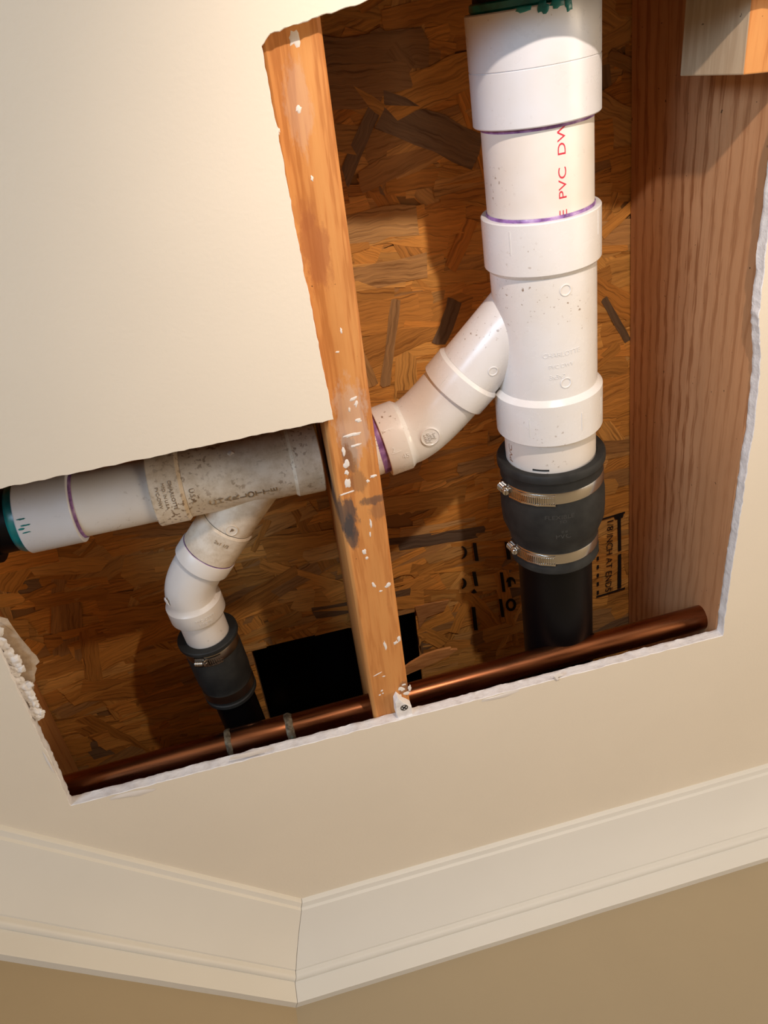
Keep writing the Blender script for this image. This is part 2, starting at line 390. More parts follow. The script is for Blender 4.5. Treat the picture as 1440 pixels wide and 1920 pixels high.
def flake(cx, cy, ln, wd, ang, tone, lift):
    ca, sa = math.cos(ang), math.sin(ang)
    pts = []
    nseg = 5
    sk0, sk1 = rnd.uniform(-.3, .3)*wd, rnd.uniform(-.3, .3)*wd
    e0, e1 = rnd.uniform(.75, 1), rnd.uniform(.75, 1)
    def J(): return rnd.uniform(-.055, .055)*wd
    bow = rnd.uniform(-.10, .10)*wd
    for i in range(nseg+1):
        t = i/nseg; pts.append((-ln/2+ln*t+sk0*(1-t)*.6, -wd/2*e0+J()+bow*math.sin(PI*t)))
    pts.append((ln/2+J()+rnd.uniform(-.1, .25)*wd, J()*3))
    for i in range(nseg+1):
        t = i/nseg; pts.append((ln/2-ln*t+sk1*(1-t)*.6, wd/2*e1+J()+bow*math.sin(PI*t)))
    pts.append((-ln/2+J()+rnd.uniform(-.25, .1)*wd, J()*3))
    ox, oy = rnd.uniform(0, 40), rnd.uniform(0, 40)
    tx, ty = rnd.uniform(-.0028, .0028), rnd.uniform(-.03, .03)
    poly = []
    for (a, b) in pts:
        x, y = cx+a*ca-b*sa, cy+a*sa+b*ca
        poly.append((Vector((x, y, OZ-lift+a*tx+b*ty)), Vector((a+ox, b+oy, 0))))
    xs = [q[0].x for q in poly]; ys = [q[0].y for q in poly]
    if max(xs) > HX0 and min(xs) < HX1 and max(ys) > HY0 and min(ys) < HY1:
        if cy < HY0+.012: poly = clip(poly, 1, HY0+rnd.uniform(-.001, .001), True)
        elif cx < (HX0+HX1)/2: poly = clip(poly, 0, HX0, True)
        else: poly = clip(poly, 0, HX1+rnd.uniform(-.004, .003), False)
        if len(poly) < 3: return
    st = len(fl.v); fl.v += [q[0] for q in poly]
    fl.f.append([st+i for i in reversed(range(len(poly)))]); fl.m.append(0); fl.sm.append(False)
    fl.uv.append([(q[1].x, q[1].y) for q in reversed(poly)]); fl.col.append(tone)
NF = 2300
for i in range(NF):
    cx = rnd.uniform(-.42, .56); cy = rnd.uniform(-.12, 1.04)
    big = rnd.random()
    ln = rnd.uniform(.075, .150) if big > .25 else rnd.uniform(.035, .07); wd = rnd.uniform(.018, .044) if big > .25 else rnd.uniform(.006, .018)
    ang = rnd.gauss(-.03, .17) if rnd.random() < .80 else rnd.uniform(-1.5, 1.5)
    tn = rnd.choice(tones[:11]) if rnd.random() > .035 else tones[11]
    k = rnd.uniform(.76, 1.14); tone = (tn[0]*k, tn[1]*k, tn[2]*k, 1)
    flake(cx, cy, ln, wd, ang, tone, .0004+.0026*i/NF+.0003)
# the strands the eye picks out in the photo
def fpx(p0, p1, wpx, tone):
    a, b = at(*p0, OZ), at(*p1, OZ); d = b-a
    flake((a.x+b.x)/2, (a.y+b.y)/2, d.length, wpx*.00062, math.atan2(d.y, d.x), (*tone, 1), .0034)
GR, DKR, ORG = (.25, .17, .11), (.13, .085, .05), (.50, .28, .10)
for q in [((700, 205), (642, 345), 22, GR), ((710, 210), (890, 285), 60, GR), ((722, 1015), (905, 990), 18, (.15, .105, .075)), ((748, 1023), (893, 1000), 22, (.14, .10, .072)), ((750, 1000), (890, 975), 24, (.60, .36, .15)),
          ((600, 105), (790, 90), 60, (.34, .20, .095)), ((610, 165), (760, 150), 62, (.38, .22, .10)), ((700, 60), (770, 130), 26, (.33, .19, .09)), ((740, 560), (720, 720), 20, (.42, .25, .11)), ((820, 640), (850, 560), 30, (.18, .115, .07)),
          ((1130, 560), (1175, 640), 16, (.15, .10, .06)), ((640, 430), (780, 410), 60, (.56, .33, .13)), ((640, 600), (700, 720), 22, (.48, .27, .1)), ((860, 880), (925, 865), 34, (.52, .33, .16)), ((650, 520), (800, 495), 48, (.54, .31, .12))]:
    fpx(*q)
fl.build('strand_surface', OSB, sub)
# splintered edge of the cut-out and the loose splinter
sp = M()
def shard(pts, z, th):
    vv = [at(px, py, z) for px, py in pts]; n_ = len(vv)
    sp.add([v_ for v_ in vv]+[v_+Vector((0, 0, th)) for v_ in vv], [list(range(n_)), [2*n_-1-i for i in range(n_)]]+[(i, n_+i, n_+(i+1) % n_, (i+1) % n_) for i in range(n_)])
shard([(778, 1138), (842, 1126), (832, 1146), (800, 1158), (786, 1180), (784, 1160)], .795, .003)
SPL = mat('fresh_splinter', (.50, .24, .08), .6)
v = coords(SPL, (8, 60, 60)); L(SPL, ramp(SPL, nz(SPL, v, 6, 4), [(.3, (.34, .14, .045)), (.7, (.56, .28, .10))]), bsdf(SPL).inputs['Base Color'])
sp.build('splintered_edge', SPL, sub)
sp = M(); shard([(755,1255),(769,1244),(795,1229),(821,1220),(846,1215),(843,1219),(858,1218),(840,1231),(825,1238),(795,1252),(771,1262),(755,1270)], .67, .003)
o = sp.build('wood_splinter', SPL, sub); o['label'] = 'loose orange wood splinter'
# printed marks on the board (flat ink)
ink = M(); IZ = OZ-.0052
def ipoly(pts): 
    vv = [at(px, py, IZ) for px, py in pts]; ink.add(vv, [list(range(len(vv)))])
for q in [(886,1018,7,34), (885,1072,7,27), (884,1138,7,44), (946,1016,7,33), (937,1073,6,37), (935,1123,6,34)]:
    x, y, w_, h_ = q; ipoly([(x, y), (x+w_, y), (x+w_+5, y+h_), (x+5, y+h_)])
ipoly([(883, 1111), (889, 1104), (895, 1111), (888, 1113)])
def arc(cx, cy, rx, ry, a0, a1, t, n_=14):
    for i in range(n_):
        u, v2 = a0+(a1-a0)*i/n_, a0+(a1-a0)*(i+1)/n_; k0 = math.sin(PI*i/n_)*.6+.4; k1 = math.sin(PI*(i+1)/n_)*.6+.4
        if abs(a1-a0) > 6: k0 = k1 = 1
        ipoly([(cx+rx*math.cos(u), cy+ry*math.sin(u)), (cx+rx*math.cos(v2), cy+ry*math.sin(v2)), (cx+(rx-t*k1)*math.cos(v2), cy+(ry-t*k1)*math.sin(v2)), (cx+(rx-t*k0)*math.cos(u), cy+(ry-t*k0)*math.sin(u))])
arc(862, 1036, 14, 13, -1.3, 1.3, 5); arc(863, 1094, 12, 11, -1.2, 1.3, 6); arc(958, 1134, 10, 12, 0, 2*PI, 5); arc(958, 1093, 9, 11, -3.0, .2, 5)
ipoly([(951, 1084), (957, 1082), (959, 1100), (953, 1101)])
ipoly([(1120, 975), (1172, 959), (1172, 962), (1120, 978)]); ipoly([(1158, 968), (1164, 966), (1165, 1032), (1159, 1034)]); ipoly([(1159, 1040), (1165, 1038), (1165, 1102), (1158, 1104)]); ipoly([(1150, 966), (1170, 961), (1168, 970), (1154, 974)])
ipoly([(1118, 1118), (1172, 1101), (1172, 1104), (1118, 1121)])
for k in range(6): ipoly([(1119, 1028+k*16), (1123, 1027+k*16), (1123, 1034+k*16), (1119, 1035+k*16)])
def text_mesh(s, size=1.0, ext=0.0):
    cu = bpy.data.curves.new('t', 'FONT'); cu.body = s; cu.size = size; cu.extrude = ext; cu.resolution_u = 4
    cu.align_x = 'CENTER'; cu.align_y = 'CENTER'
    ob = bpy.data.objects.new('t', cu); C.objects.link(ob)
    dg = bpy.context.evaluated_depsgraph_get(); me = bpy.data.meshes.new_from_object(ob.evaluated_get(dg))
    vs_ = [v_.co.copy() for v_ in me.vertices]; fs = [list(p_.vertices) for p_ in me.polygons]
    bpy.data.objects.remove(ob); bpy.data.curves.remove(cu); bpy.data.meshes.remove(me); return vs_, fs
def flat_text(m, s, P, U, V_, size, ln):
    vs_, fs = text_mesh(s, size); sx = ln/(max(q.x for q in vs_)-min(q.x for q in vs_)); m.add([Vector(P)+U*(q.x*sx)+V_*q.y for q in vs_], fs)
ink.build('printed_marking', INK, sub); ink = M()
a_, b_ = at(1144, 975, IZ), at(1140, 1107, IZ); U_ = (b_-a_).normalized(); ln = (b_-a_).length
flat_text(ink, '1/8 INCH AT ENDS', (a_+b_)/2, U_, Vector((U_.y, -U_.x, 0)), .0135, ln)
ink.build('printed_lettering', INK, sub)
# black sheet above the cut-out
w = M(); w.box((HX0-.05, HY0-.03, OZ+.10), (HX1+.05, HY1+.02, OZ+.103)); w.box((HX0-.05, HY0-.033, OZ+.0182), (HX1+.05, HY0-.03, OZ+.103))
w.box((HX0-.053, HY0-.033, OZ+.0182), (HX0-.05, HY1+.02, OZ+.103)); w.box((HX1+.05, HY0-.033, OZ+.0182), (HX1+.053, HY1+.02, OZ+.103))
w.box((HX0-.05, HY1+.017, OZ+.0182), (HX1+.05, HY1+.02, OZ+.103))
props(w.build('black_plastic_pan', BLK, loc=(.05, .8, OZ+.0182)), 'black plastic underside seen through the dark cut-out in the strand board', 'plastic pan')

# ---------------------------------------------------------------- joists
JB = D+TH+.0004
def beam(name, b0, b1, t0, t1, mats, label, cat, y0=None, group=None, zt=OZ-.0048, parts=False, nY=40, wav=.0005):
    """b0/b1: ((xl, xr), y) at the bottom near/far; t0/t1 the same for the top"""
    m = M(); ring_n = 0
    z0, z1 = JB, zt; r = .003
    for i in range(nY+1):
        t = i/nY; y = b0[1]+(b1[1]-b0[1])*t
        bl, br = (b0[0][k]+(b1[0][k]-b0[0][k])*t for k in (0, 1)); tl, tr = (t0[k]+(t1[k]-t0[k])*t for k in (0, 1))
        o = [wav*noise.noise(Vector((y*12, k*5.1, b0[0][0]*9))) for k in range(4)]
        ring = [(bl+o[0], z0+r), (bl+r*.3+o[0], z0+r*.3), (bl+r+o[0], z0), (br-r+o[1], z0), (br-r*.3+o[1], z0+r*.3), (br+o[1], z0+r), (tr+o[2], z1), (tl+o[3], z1)]
        m.v += [Vector((x, y, z)) for x, z in ring]; ring_n = len(ring)
    for i in range(nY):
        for k in range(ring_n):
            k2 = (k+1) % ring_n; m.f.append([i*ring_n+k, (i+1)*ring_n+k, (i+1)*ring_n+k2, i*ring_n+k2])
            m.m.append(0 if k in (1, 2, 3) else (1 if len(mats) > 1 else 0)); m.sm.append(k in (0, 1, 3, 4))
    m.f.append([k for k in reversed(range(ring_n))]); m.f.append([nY*ring_n+k for k in range(ring_n)]); m.m += [0, 0]; m.sm += [False, False]
    return props(m.build(name, mats, loc=((b0[0][0]+b0[0][1])/2, (b0[1]+b1[1])/2, JB), autos=60), label, cat, group)
def xl(y): return .0565+.0035*(y/.6)
def spot(px, py, rx, ry, k):
    q = at(px, py, JB); return (q.x, q.y, rx, ry, k)
stain_patch(LUM, [spot(652, 968, .010, .022, .85), spot(660, 1000, .007, .020, .85), spot(655, 850, .007, .022, .6), spot(668, 905, .010, .012, .4), spot(700, 938, .012, .005, .7), spot(712, 958, .010, .010, .35), spot(762, 1290, .010, .012, .5)], (.05, .05, .055))
stain_patch(LUM, [spot(590, 470, .012, .030, .7), spot(570, 400, .010, .012, .35)], (.38, .13, .045))
stain_patch(LUM, [spot(660, 790, .016, .040, .45), spot(560, 200, .010, .03, .25)], (.62, .50, .42))
J1 = beam('ceiling_joist', ((xl(-1.3), xl(-1.3)+.0405), -1.3), ((xl(1.29), xl(1.29)+.0405), 1.29), (xl(-1.3)+.012, xl(-1.3)+.051), (xl(1.29)+.012, xl(1.29)+.051), [LUM],
          'orange pine joist with plaster dabs and a grey stain, crossing the middle of the opening', 'joist')
J2 = beam('ceiling_joist', ((.4194, .4574), -1.3), ((.4764, .5144), 1.29), (.3456, .3836), (.5217, .5597), [LUM, LUMS],
          'wide fir joist with straight grain lines along the right side of the opening', 'joist')
J3 = beam('ceiling_joist', ((-.368, -.330), -1.3), ((-.368, -.330), 1.29), (-.368, -.330), (-.368, -.330), [LUM],
          'dark brown joist just showing inside the lower left edge of the opening', 'joist')
# doubled block nailed to the right joist
w = M(); bz0, bz1 = JB, .640
w.add([(.392, -.35, bz0), (.44, -.35, bz0), (.448, .0640, bz0), (.404, .0625, bz0), (.389, -.35, bz1), (.44, -.35, bz1), (.4395, .0640, bz1), (.396, .0645, bz1)],
      [(0,3,2,1),(4,5,6,7),(0,1,5,4),(1,2,6,5),(2,3,7,6),(3,0,4,7)])
w.m = [1, 0, 0, 0, 0, 0]  # underside takes the lit orange pine, the other faces the shaded copy
props(w.build('wood_block', [LUM_SHADE, LUM], bevel=.001, loc=(.40, -.14, bz0)), 'pine block with shade-greyed sides nailed against the right joist at the top right corner', 'wood block')

# plaster dabs on the middle joist
def blob(m, P, U, V_, Nn, ru, rv, h, seed, mi=0, seg=14, irr=.35):
    P = Vector(P); st = len(m.v); rr = [(1.0, 0), (.8, .7), (.4, 1.0)]
    for (k, hh) in rr:
        for i in range(seg):
            a = 2*PI*i/seg; q = 1+irr*noise.noise(Vector((math.cos(a)*1.7+seed*3.1, math.sin(a)*1.7, seed)))*2
            m.v.append(P+U*(ru*k*q*math.cos(a))+V_*(rv*k*q*math.sin(a))+Nn*(h*hh*(1+.5*noise.noise(Vector((a*2, k*5, seed))))))
    m.v.append(P+Nn*h)
    for j in range(2):
        for i in range(seg):
            i2 = (i+1) % seg; m.f.append([st+j*seg+i, st+j*seg+i2, st+(j+1)*seg+i2, st+(j+1)*seg+i]); m.m.append(mi); m.sm.append(True)
    for i in range(seg): m.f.append([st+2*seg+i, st+2*seg+(i+1) % seg, st+3*seg]); m.m.append(mi); m.sm.append(True)
DN = Vector((0, 0, -1))
def dabpx(px, py, lx, ly, ang, seed, h=.0005):
    P = at(px, py, JB); P.z = JB+.0001; a = math.radians(ang); U = Vector((math.cos(a), math.sin(a), 0)); V_ = Vector((-U.y, U.x, 0))
    dab = M(); blob(dab, P, U, V_, DN, lx*.00032, ly*.00032, h, seed); dab.build('plaster_dab', WHT, J1)
for i, q in enumerate([(662,748,12,4,-15),(668,757,5,9,20),(672,788,9,6,10),(655,768,3,9,0),(662,815,24,5,-3),(668,835,16,4,-5),(644,846,5,12,0),(650,870,9,12,10),(650,886,7,8,0),(652,906,10,14,0),
                       (649,925,24,2.5,-8),(695,980,3.5,15,2),(694,1002,2.5,10,2),(683,1034,7,9,0),(688,1046,5,5,30),(701,1097,5,12,-15),(727,1097,12,6,-30),(714,1108,5,3,0),(722,1210,4,18,-6),(742,1205,9,6,-50),(748,1198,6,10,0),
                       (708,1264,16,2,-20),(720,1268,5,3,0),(716,1295,4,4,0),(712,1303,4,3,0),(718,1300,3,3,0),(753,1292,12,9,30),(762,1300,12,7,0),(757,1284,8,4,0),(768,1290,6,12,0),(750,1306,6,12,0),
                       (700,893,10,4,-5),(690,902,5,5,0),(505,190,4,9,0),(560,205,6,8,10),(553,72,12,14,10),(585,335,3,6,0),(522,245,3,7,0),(640,620,3,8,0),(632,660,5,3,0)]):
    dabpx(*q, seed=i+1)

# ---------------------------------------------------------------- drain stack on the right
SX = lambda y: .2668+.0515*y            # axis of the stack drifts slightly to the right
SZ = .637
SD = Vector((.0515, 1, 0)).normalized()
SP = lambda y: Vector((SX(y), y, SZ))
def tocam(P): return Vector((-P[0], 0, -P[2])).normalized()
stack = empty('drain_stack', SP(.2), 'white PVC drain stack with a wye branch and elbow, right of the pine joist', 'drain pipe')
def hub(y0, y1, r, rin=None, ch0=.0015, ch1=.0015, rs0=None, rs1=None):
    """profile of a socket from y0 to y1; rs0/rs1: radius of the body it shoulders down to at that end"""
    p = []
    p += [(y0-(r-rs0)*.8, rs0), (y0, r-.0008), (y0+.001, r)] if rs0 else [(y0+.012, rin), (y0, rin), (y0, r-ch0*.5), (y0+ch0*.6, r)]
    p += [(y1-.001, r), (y1, r-.0008), (y1+(r-rs1)*.8, rs1)] if rs1 else [(y1-ch1*.6, r), (y1, r-ch1*.5), (y1, rin), (y1-.012, rin)]
    return p
def along(P, d, prof, mats, name, parent, seg=96, **kw):
    m = M(); m.lathe(P, d, prof, seg=seg); return m.build(name, mats, parent, **kw)
RP = .0445; RH = .0502; RB = .0462
O = SP(0)
def band(parent, y, r, d=SD, P=None, w_=.0022, mats=None, name='primer_ring'):
    m = M(); m.lathe(P if P is not None else O, d, [(y-w_, r+.00005), (y-w_*.6, r+.0006), (y+w_*.3, r+.0007), (y+w_, r+.00005)], seg=72); return m.build(name, mats or PURP, parent)
cpl = along(O, SD, hub(.0025, .079, RH, RP+.0004)[:4]+[(.0395, RH), (.0398, RH-.0006), (.0404, RH-.0006), (.0407, RH)]+hub(.0025, .079, RH, RP+.0004)[4:], PVCB, 'coupling', stack)
along(O, SD, [(.03, RP), (.17, RP)], PVCP, 'pipe', stack)
band(stack, .0798, RP+.0002); band(stack, .1476, RP+.0003)
# wye
wy = M(); wy.lathe(O, SD, hub(.148, .191, RH, RP+.0004, rs1=RB)+[], seg=96)
wy.lathe(O, SD, [(.191, RB), (.312, RB)], seg=96)
wy.lathe(O, SD, hub(.309, .351, RH+.0008, RP+.0004, rs0=RB), seg=96)
HB = Vector((.1955, .3075, .6605)); HS = Vector((.2800, .2150, .642)); BD = (HB-HS).normalized(); bl = (HB-HS).length
R2 = .0302; RH2 = .0348; RB2 = .0318
wy.lathe(HS, BD, [(0, RB2), (bl-.026, RB2)], seg=80); wy.lathe(HS, BD, hub(bl-.0235, bl, RH2, R2+.0003, rs0=RB2), seg=80)
def ringboss(m, P, d, ta, tc_px, r, rad=.0045, wd=.0006, h=.0006, mi=0, fill=False):
    pass
def cylpt(P0, d, t, r, th, c=None):
    P = P0+d*t; n0 = -(P-d*P.dot(d)).normalized() if c is None else c
    n1 = d.cross(n0)
    if (n1.x if abs(n1.x) > .3 else n1.y) < 0: n1 = -n1
    n = n0*math.cos(th)+n1*math.sin(th); return P+n*r, n, n1*math.cos(th)-n0*math.sin(th)
def boss(m, P0, d, t, r, th, rad, wd=.0007, h=.0006, fillh=None, mi=0):
    """raised ring moulded on a cylinder"""
    sg = 28; st = len(m.v)
    for (k, hh) in ((rad+wd, -.0003), (rad+wd*.5, h), (rad-wd*.5, h), (rad-wd, fillh if fillh is not None else -.0003)):
        for i in range(sg):
            a = 2*PI*i/sg; q, n_, tt = cylpt(P0, d, t+k*math.cos(a), r+hh, th+k*math.sin(a)/r); m.v.append(q)
    for j in range(3):
        for i in range(sg): m.f.append([st+j*sg+i, st+j*sg+(i+1) % sg, st+(j+1)*sg+(i+1) % sg, st+(j+1)*sg+i]); m.m.append(mi); m.sm.append(True)
    if fillh is not None: m.f.append([st+3*sg+i for i in range(sg)]); m.m.append(mi); m.sm.append(False)
def wrap(m, s, P0, d, t, r, th, size, along_axis=True, flip=1, sx=1.0, h=.0004, base_h=.00008):
    """lettering wrapped on a cylinder. along_axis: the line of text runs along the axis (flip=-1: against it)"""
    vs_, fs = text_mesh(s, size, .5)
    out = []
    for q in vs_:
        rr = r+(base_h if q.z < 0 else h)
        if along_axis: tt, aa = t+flip*q.x*sx, th+flip*q.y/r*(-1 if False else 1)*1
        else: tt, aa = t-q.y, th+q.x*sx/r
        if along_axis and flip == -1: aa = th-(q.y)/r
        out.append(cylpt(P0, d, tt, rr, aa)[0])
    m.add(out, fs)
def mark(m, P0, d, t, r, th, ln, wd=.0006, h=.0004, axial=True):
    q = []
    for (a, b) in ((-1,-1),(1,-1),(1,1),(-1,1)):
        tt, aa = (t+a*ln/2, th+b*wd/2/r) if axial else (t+b*wd/2, th+a*ln/2/r)
        q.append((tt, aa))
    n_ = 1 if axial else 6
    for i in range(n_):
        if axial: qs = q
        else:
            a0 = th+(-ln/2+ln*i/n_)/r; a1 = th+(-ln/2+ln*(i+1)/n_)/r; qs = [(t-wd/2, a0), (t-wd/2, a1), (t+wd/2, a1), (t+wd/2, a0)]
        m.add([cylpt(P0, d, a, r-.0002, b)[0] for a, b in qs]+[cylpt(P0, d, a, r+h, b)[0] for a, b in qs], [(4,5,6,7),(0,1,5,4),(1,2,6,5),(2,3,7,6),(3,0,4,7)])
th0 = 0
boss(wy, O, SD, .206, RB, .40, .0046); boss(wy, O, SD, .290, RB, .36, .0046)
boss(wy, HS, BD, .082, RB2, .55, .0042)
for t_, th_ in ((.1625, -.52), (.160, 1.15)): mark(wy, O, SD, t_, RH, th_, .019)
for t_, th_ in ((.331, -.36), (.331, .62), (.329, 1.25)): mark(wy, O, SD, t_, RH+.0008, th_, .018)
mark(wy, HS, BD, bl-.011, RH2, -.35, .014)
wob = wy.build('wye_fitting', PVC, stack)
band(stack, .3515, RP+.0003); 
along(O, SD, [(.335, RP), (.405, RP)], PVCP, 'pipe', stack)
m = M(); wrap(m, 'CORE  PVC  DWV', O, SD, .1235, RP, .42, .0094, True, -1, 1.42, .00012); m.build('pipe_print', RED, stack)['label'] = 'red print on the pipe'
m = M(); wrap(m, 'PVC C', O, SD, .365, RP, -1.02, .0085, True, -1, 1.3, .00012); m.build('pipe_print', BROWN, stack)['label'] = 'brown print on the pipe'
m = M(); wrap(m, 'CHARLOTTE', O, SD, .262, RB, .30, .006, False, 1, 1.0, .0003); wrap(m, 'PVC DWV', O, SD, .273, RB, .28, .005, False, 1, 1.0, .0003); wrap(m, '3x3x2', O, SD, .283, RB, .2, .006, False, 1, 1.0, .0003); m.build('moulded_lettering', PVC, stack)
# green cement and black pipe above the stack
m = M(); m.lathe(O, SD, [(-.004, RP+.0002), (-.003, RP+.0016), (.001, RP+.0018), (.0026, RP+.0004)], seg=64); m.build('cement_ring', TEAL, stack)
for i_, (t_, th_, l_, w_) in enumerate([(.0045, .15, .004, .004), (.0035, .35, .003, .006), (.005, .52, .005, .003), (.0035, -.1, .002, .006)]):
    q, n_, tt = cylpt(O, SD, t_, RH+.0001, th_)
    m = M() if i_ == 0 else m
    blob(m, q, SD, tt, n_, l_, w_, .0006, i_+3)
m.build('cement_drip', TEAL, stack)
w = M(); w.lathe(O, SD, [(-.60, RP-.001), (.012, RP-.001)], seg=64, caps=True)
props(w.build('black_pipe', ABS, loc=SP(-.3)), 'black plastic pipe entering the white coupling at the top edge of the photo', 'pipe', )

# branch elbow
RZ, RY = .6655, .3505
RUN = Vector((0, RY, RZ)); XD = Vector((-1, 0, 0))
XE = Vector((-.986, .165, 0)).normalized()
E0 = HB+BD*.001; EC = at(714, 829, RZ); E1 = EC-XE*.026; d0, d1 = BD, XE
def bez(P0, d0, P1, d1, k, n_=20):
    out = []
    Cc = (P0, P0+d0*k, P1-d1*k, P1)
    for i in range(n_+1):
        t = i/n_; u = 1-t
        P = Cc[0]*u**3+Cc[1]*3*u*u*t+Cc[2]*3*u*t*t+Cc[3]*t**3
        T = (Cc[1]-Cc[0])*3*u*u+(Cc[2]-Cc[1])*6*u*t+(Cc[3]-Cc[2])*3*t*t
        out.append((P, T.normalized()))
    return out
def elbow(name, parent, mats, P0, d0, P1, d1, k, r, rh, rp, hubA=None, hubB=None, extra=None):
    """sockets of length hubA / hubB at either end"""
    m = M(); rg = []
    if hubA: rg += [(P0-d0*(hubA-.01), d0, rp), (P0-d0*hubA, d0, rp), (P0-d0*hubA, d0, rh-.0006), (P0-d0*(hubA-.001), d0, rh), (P0-d0*.0045, d0, rh), (P0-d0*.0035, d0, rh-.0008)]
    else: rg += [(P0-d0*.02, d0, r)]
    rg += [(P, T, r) for P, T in bez(P0, d0, P1, d1, k)]
    if hubB: rg += [(P1+d1*.0035, d1, rh-.0008), (P1+d1*.0045, d1, rh), (P1+d1*(hubB-.001), d1, rh), (P1+d1*hubB, d1, rh-.0006), (P1+d1*hubB, d1, rp), (P1+d1*(hubB-.01), d1, rp)]
    m.sweep(rg, seg=80, ref=(0, 0, 1))
    if extra: extra(m)
    return m.build(name, mats, parent, autos=38)
def ex(m):
    boss(m, E1, XD, -.006, RB2, .10, .0098, .0006, .0007, .0003)
    for th_ in (.35, -.35): mark(m, E1, XD, .017, RH2, th_, .009)
elb = elbow('elbow', stack, PVC, E0, BD, E1, XE, .016, RB2, RH2+.0004, R2+.0003, hubB=.026)
def ex2():
    m = M()
    # round maker's disc and lettering moulded on the elbow face
    Pm, Tm = bez(E0, BD, E1, XE, .016)[13]
    nn = -(Pm-Tm*Pm.dot(Tm)).normalized(); vv = Tm.cross(nn)
    if vv.y < 0: vv = -vv
    c = Pm+nn*(RB2+.0004)
    sg = 36; st = len(m.v)
    a_off = .016
    def pt(x, y, h):
        th = (y+a_off)/RB2; n2 = nn*math.cos(th)+vv*math.sin(th); return Pm-Tm*x+n2*(RB2+.0006+h-.5*x*x*10*0)
    for (k, h) in ((.0096, -.001), (.0094, .0009), (.0086, .0012), (.0082, .0006)):
        for i in range(sg): m.v.append(pt(k*math.cos(2*PI*i/sg), k*math.sin(2*PI*i/sg), h))
    for j in range(3):
        for i in range(sg): m.f.append([st+j*sg+i, st+j*sg+(i+1) % sg, st+(j+1)*sg+(i+1) % sg, st+(j+1)*sg+i]); m.m.append(0); m.sm.append(True)
    m.f.append([st+3*sg+i for i in range(sg)]); m.m.append(0); m.sm.append(False)
    for s_, yy, sz in (('MADE', -.0042, .0036), ('IN USA', -.0012, .0034), ('PVC', .0018, .0034), ('DWV', .0046, .003)):
        vs_, fs = text_mesh(s_, sz, .5)
        ca, sa = math.cos(1.2), math.sin(1.2)
        m.add([pt(-(q.x*ca-(-q.y+yy)*sa), q.x*sa+(-q.y+yy)*ca, .0006+(.0006 if q.z > 0 else -.0002)) for q in vs_], fs)
    m.build('makers_disc', PVC, elb)
ex2()
m = M()
wrap(m, '2', E1, XE, .020, RH2+.0004, .33, .007, True, -1, 1, .0004); wrap(m, '45', E1, XE, .010, RH2+.0004, .62, .007, True, -1, 1, .0004)
for th_ in (-.25, .42): mark(m, E1, XE, .018, RH2+.0004, th_, .009)
m.build('moulded_lettering', PVC, elb)
band(stack, .0012, R2+.0002, BD, HB, .0014)
# pipe stub through the joist, purple with primer
m = M(); m.lathe(EC-XE*.012, XE, [(0, R2), (.062, R2)], seg=72); m.build('pipe', PVCP, stack)
m = M(); m.sweep([(EC-XE*.008, XE, R2+.0003), (EC+XE*.004, XE, R2+.0004), (EC+XE*.0062+Vector((0,.0006,0)), XE, R2+.0002), (EC+XE*.0070, XE, R2-.0001)], seg=72); m.build('primer_ring', PURP, stack)

# ---------------------------------------------------------------- run on the left of the joist
lft = empty('drain_branch', (-.05, RY, RZ), 'dusty off-white PVC drain run with a down-turned wye and elbow, left of the joist', 'drain pipe')
LO = Vector((0, RY, RZ))     # t runs along -X
along(LO, XD, hub(.172, .2205, RH2, R2+.0004), PVCB, 'coupling', lft)
along(LO, XD, [(.09, R2), (.185, R2)], PVCP, 'pipe', lft)
band(lft, .1712, R2+.0003, XD, LO, .002)
wy = M(); RBo = .0325
wy.lathe(LO, XD, hub(-.0570, -.030, RH2, R2, rs1=RBo), seg=88)
wy.lathe(LO, XD, [(-.031, RBo), (.072, RBo)], seg=88)
wy.lathe(LO, XD, hub(.0745, .1025, RH2+.0006, R2+.0003, rs0=RBo), seg=88)
LS = Vector((.000, .352, .6655)); LB = at(393, 1030, .672); LD = (LB-LS).normalized(); ll = (LB-LS).length
r15, rh15, rb15 = .0241, .0288, .0262
wy.lathe(LS, LD, [(0, rb15+.002), (ll-.040, rb15+.0006)], seg=72)
wy.lathe(LS, LD, hub(ll-.038, ll-.0005, rh15-.0002, r15, rs0=rb15+.0006), seg=72)
boss(wy, LS, LD, .060, rb15+.0012, .30, .0056, .0006, .0006, .0002)
wyo = wy.build('wye_fitting', PVCO, lft)
BRD = mat('rusty_brown_dirt', (.16, .085, .04), .7)
DST = m_pvc('dirty_raised_lettering', (.20, .135, .085), .12, rough=.5, grime=.8)
m = M(); 
for i_, ch in enumerate('CHARLOTTE'):      # letters stand on their sides one after the other
    vs_, fs = text_mesh(ch, .0088, .5)
    m.add([cylpt(LO, XD, .050-i_*.0072+q.y, RBo+(.0001 if q.z < 0 else .0007), .76-q.x*1.15/RBo)[0] for q in vs_], fs)
wrap(m, 'U.S.A.', LO, XD, .066, RBo, .42, .0065, False, 1, 1.0, .0005)
wrap(m, 'CHARLOTTE', LO, XD, .083, RH2+.0006, .25, .0046, False, 1, 1.1, .0004); wrap(m, 'MFD. IN U.S.A.', LO, XD, .0895, RH2+.0006, .25, .0038, False, 1, 1.1, .0004); wrap(m, 'PVC-DWV', LO, XD, .0955, RH2+.0006, .25, .0042, False, 1, 1.1, .0004)
wrap(m, '2x1 1/2', LS, LD, ll-.028, rh15, .25, .005, False, 1, 1.0, .0004)
wrap(m, 'P', LS, LD, .060, rb15+.0014, .30, .006, False, 1, 1.0, .0006)
m.build('moulded_lettering', DST, wyo)
